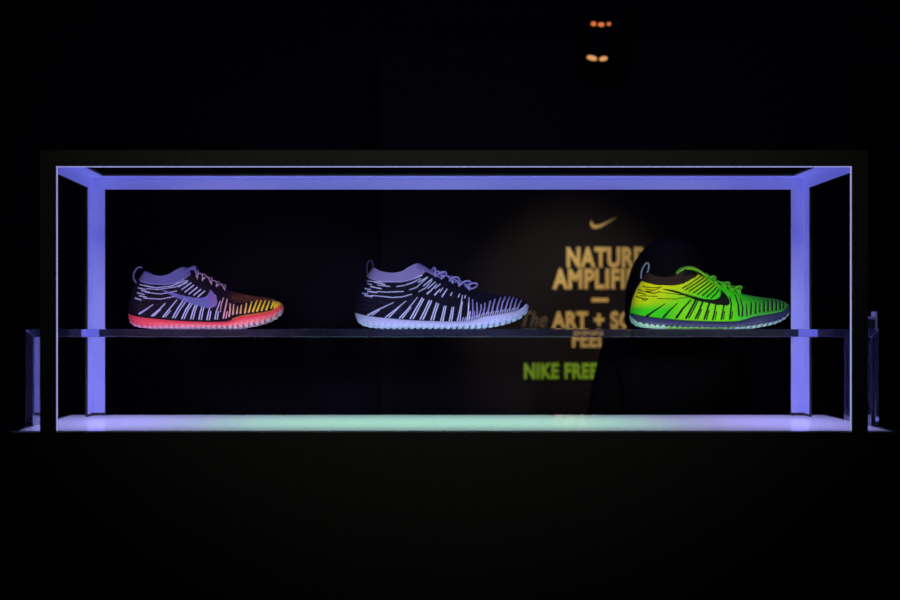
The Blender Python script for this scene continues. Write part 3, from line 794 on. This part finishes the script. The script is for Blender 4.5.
bm = bmesh.new(); add_lathe(bm, [(.05, -.02), (.05, -.001)], (0, 0, 0), n=24); from_bm('ceiling_rose', bm, M_lampbody, lamp)
def vent(px, py, w, h, m, tilt=0):
    p = at(px, py, YL) ; dx = p.x - c.x; rr = R_ * 1.0
    zrel = (p.z - zb_) / h_
    rr = R_ * np.interp(zrel, [0, .2, .45, .75, .95, 1], [.55, .93, 1, .99, .93, .8])
    dy = -math.sqrt(max(rr * rr - dx * dx, 0))
    p = at(px, py, YL + dy); dx = p.x - c.x
    bm = bmesh.new(); r = bmesh.ops.create_uvsphere(bm, u_segments=16, v_segments=10, radius=1)
    ct, st = math.cos(tilt), math.sin(tilt)
    for v in bm.verts:
        x, y, z = v.co.x * w / sl / 2, v.co.y * .004, v.co.z * h / sl / 2
        v.co = Vector((dx + x * ct - z * st, dy + y + .02 * abs(x) , p.z - RH + x * st + z * ct))
    o = from_bm('vent', bm, m, lamp, smooth=True)
    o['label'] = 'glowing orange vent'
vent(593.6, 23.8, 5.4, 4.4, M_orange); vent(601.3, 24.6, 6.4, 4.4, M_orange); vent(608.6, 24.1, 5.0, 4.4, M_orange)
vent(592.0, 58.0, 10.6, 5.0, M_cream, -.25); vent(603.4, 58.7, 8.4, 4.6, M_cream, .18)

# ------------------------------------------------------------------ person behind the display
YP = 1.2
px_ = at(670, 300, YP); HZ = at(0, 237, YP).z
def skin_obj(name, verts, edges, radii, m, parent, sub=2, root=0):
    me = bpy.data.meshes.new(name); me.from_pydata(verts, edges, []); me.update()
    o = bpy.data.objects.new(name, me); COL.objects.link(o); o.parent = parent
    md = o.modifiers.new('skin', 'SKIN'); md.use_smooth_shade = True
    sv = me.skin_vertices[0].data if me.skin_vertices else None
    if sv is None:
        bm = bmesh.new(); bm.from_mesh(me); bm.verts.layers.skin.verify(); bm.to_mesh(me); bm.free(); sv = me.skin_vertices[0].data
    for i, r in enumerate(radii):
        sv[i].radius = r if isinstance(r, tuple) else (r, r); sv[i].use_root = (i == root)
    o.modifiers.new('sub', 'SUBSURF').levels = sub; o.modifiers['sub'].render_levels = sub
    # apply
    dg = bpy.context.evaluated_depsgraph_get(); me2 = bpy.data.meshes.new_from_object(o.evaluated_get(dg))
    o.modifiers.clear(); o.data = me2; me2.materials.clear(); me2.materials.append(m)
    return o
person = empty('person', (px_.x, YP, 0), 'person in dark clothes standing behind the green shoe, facing the sign', 'person')
H = HZ
V = []; E = []; Rr = []
def add(p, r, par=None):
    V.append(p); Rr.append(r); i = len(V) - 1
    if par is not None: E.append((par, i))
    return i
pel = add((0, 0, .54 * H), (.15, .10))
wst = add((0, .01, .63 * H), (.125, .09), pel); chs = add((0, 0, .73 * H), (.145, .105), wst)
shc = add((0, .0, .795 * H), (.12, .08), chs); nk = add((0, .0, .845 * H), (.052, .052), shc); hd0 = add((0, -.01, .885 * H), (.058, .065), nk); hd = add((0, .0, .935 * H), (.072, .088), hd0); hd1 = add((0, .0, .972 * H), (.055, .068), hd)
for s in (-1, 1):
    sh = add((s * .138, 0, .822 * H), (.052, .055), shc); el = add((s * .190, -.01, .625 * H), (.038, .040), sh); wr = add((s * .215, .05, .485 * H), (.024, .026), el)
    pm = add((s * .217, .065, .445 * H), (.018, .036), wr)
    hp = add((s * .085, 0, .50 * H), (.082, .088), pel); kn = add((s * .09, .02, .28 * H), (.052, .056), hp); an = add((s * .095, -.02, .05 * H), (.035, .040), kn)
    ft = add((s * .10, .09, .022 * H), (.036, .030), an); to = add((s * .105, .16, .018 * H), (.030, .018), ft)
# hands: five fingers each, inside the same body graph
for s in (-1, 1):
    base = [i for i, v in enumerate(V) if abs(v[0] - s * .217) < 1e-6][0]
    for k in range(4):
        y = .045 + k * .017; ln = (.066, .078, .074, .058)[k]
        a_ = add((s * .219, y, .445 * H - .030), (.009, .009), base); b_ = add((s * .217, y + .004, .445 * H - .030 - ln * .5), (.008, .008), a_); add((s * .206, y + .008, .445 * H - .030 - ln), (.007, .007), b_)
    a_ = add((s * .207, .095, .445 * H + .012), (.010, .010), base); add((s * .200, .112, .445 * H - .022), (.009, .009), a_)
body = skin_obj('clothed_body', V, E, Rr, M_cloth, person)
body.data.materials.append(M_skin)
for p_ in body.data.polygons:
    if p_.center.z < .478 * H and abs(p_.center.x) > .165: p_.material_index = 1
# head with a face that looks at the sign, and hair
bm = bmesh.new()
bmesh.ops.create_uvsphere(bm, u_segments=28, v_segments=20, radius=1)
for v in bm.verts:
    x, y, z = v.co
    w = 1 - .18 * max(0, -z) ** 1.3
    nose = .022 * math.exp(-((x / .16) ** 2 + ((z + .12) / .22) ** 2)) * (y > 0)
    sock = -.010 * (math.exp(-(((x - .38) / .2) ** 2 + ((z - .1) / .13) ** 2)) + math.exp(-(((x + .38) / .2) ** 2 + ((z - .1) / .13) ** 2))) * (y > 0)
    lip = .006 * math.exp(-((x / .28) ** 2 + ((z + .52) / .08) ** 2)) * (y > 0)
    v.co = Vector((x * .074 * w, y * .094 * w + nose + sock + lip, .925 * H + z * .115))
for s in (-1, 1):
    r = bmesh.ops.create_uvsphere(bm, u_segments=12, v_segments=8, radius=1)
    for v in r['verts']: v.co = Vector((s * .076 + v.co.x * .010, v.co.y * .018, .92 * H + v.co.z * .030))
from_bm('head', bm, M_skin, person, smooth=True)
bm = bmesh.new()
bmesh.ops.create_uvsphere(bm, u_segments=48, v_segments=32, radius=1)
for v in bm.verts:
    x, y, z = v.co
    wide = 1 + .22 * max(0, -z)
    front = .55 if y > 0 and z < .45 else 1
    st = 1 + .012 * math.sin(22 * math.atan2(y, x)) * (z < .7)
    v.co = Vector((x * .112 * wide * st, y * .108 * front * st - .012, .905 * H + z * (.098 * H / 1.64 if z > 0 else .155) * (1 if z < 0 else (.095 * H) / (.098 * H / 1.64) )))
from_bm('hair', bm, M_hair, person, smooth=True)

# ------------------------------------------------------------------ lights
shoe_col = (.40, .40, 1.0)
for nm, px, pw, shoe_col in (('left', 208, 145, (.80, .52, 1.0)), ('middle', 442, 160, (.42, .44, 1.0)), ('right', 702, 112, (.75, .88, .82))):
    tgt = at(px, 300, .17)
    src = Vector((tgt.x * .85 + .02, -1.9, CZ + .10))
    spot('shoe_fill_' + nm, src, tgt, shoe_col, pw, 11.5, .7, .06)  # unseen spots added to brighten the shoes, each tinted for its shoe's colours
# lamps over the sign
ct_ = at(600, 300, YS)
spot('sign_spot', (c.x, YL, zb_ - .03), (at(572, 290, YS).x, YS, at(0, 312, YS).z), (1.0, .82, .62), 26, 47, 1.0, .03)
# weak fill added from above and in front to lift the black frame fronts
spot('front_fill_spot', (.07, -3.2, 2.6), (.07, 0, 1.86), (.95, 1.0, .88), 36, 33.5, 1.0, .1)
for s_, xe in ((-1, PL + .01), (1, PR - .01)):
    spot('riser_end_fill', (xe - s_ * .24, .035, FT - .02), (xe, .16, ST), (.40, .40, 1.0), 4.0, 34, .8, .01)  # violet spots added to brighten the riser ends and card holder
area('far_wall_fill', (0.3, 1.0, 2.9), (math.radians(20), 0, 0), (1.5, .3), (.25, .15, 1.0), 7)  # unseen fill added to tint the far background navy

w = bpy.data.worlds.new('World'); S.world = w; w.use_nodes = True
w.node_tree.nodes['Background'].inputs[0].default_value = (.001, .001, .003, 1)
w.node_tree.nodes['Background'].inputs[1].default_value = 1

# ------------------------------------------------------------------ camera
cd = bpy.data.cameras.new('Camera'); cam = bpy.data.objects.new('Camera', cd); COL.objects.link(cam)
cam.location = (0, -Z0, CZ); cam.rotation_euler = (PI / 2, 0, 0)
cd.sensor_fit = 'HORIZONTAL'; cd.sensor_width = 36; cd.lens = 36 * F / 900
cd.shift_x = (450 - VX) / 900; cd.shift_y = (VY - 300) / 900
cd.clip_start = .05
cd.dof.use_dof = True; cd.dof.focus_distance = Z0 + .16; cd.dof.aperture_fstop = 4.2
S.camera = cam
S.view_settings.view_transform = 'Standard'; S.view_settings.look = 'None'
S.view_settings.exposure = 0; S.view_settings.gamma = 1; S.view_settings.use_curve_mapping = False
S.cycles.max_bounces = 16; S.cycles.transmission_bounces = 14; S.cycles.glossy_bounces = 8
S.cycles.caustics_refractive = True; S.cycles.caustics_reflective = True
S.cycles.sample_clamp_indirect = 3
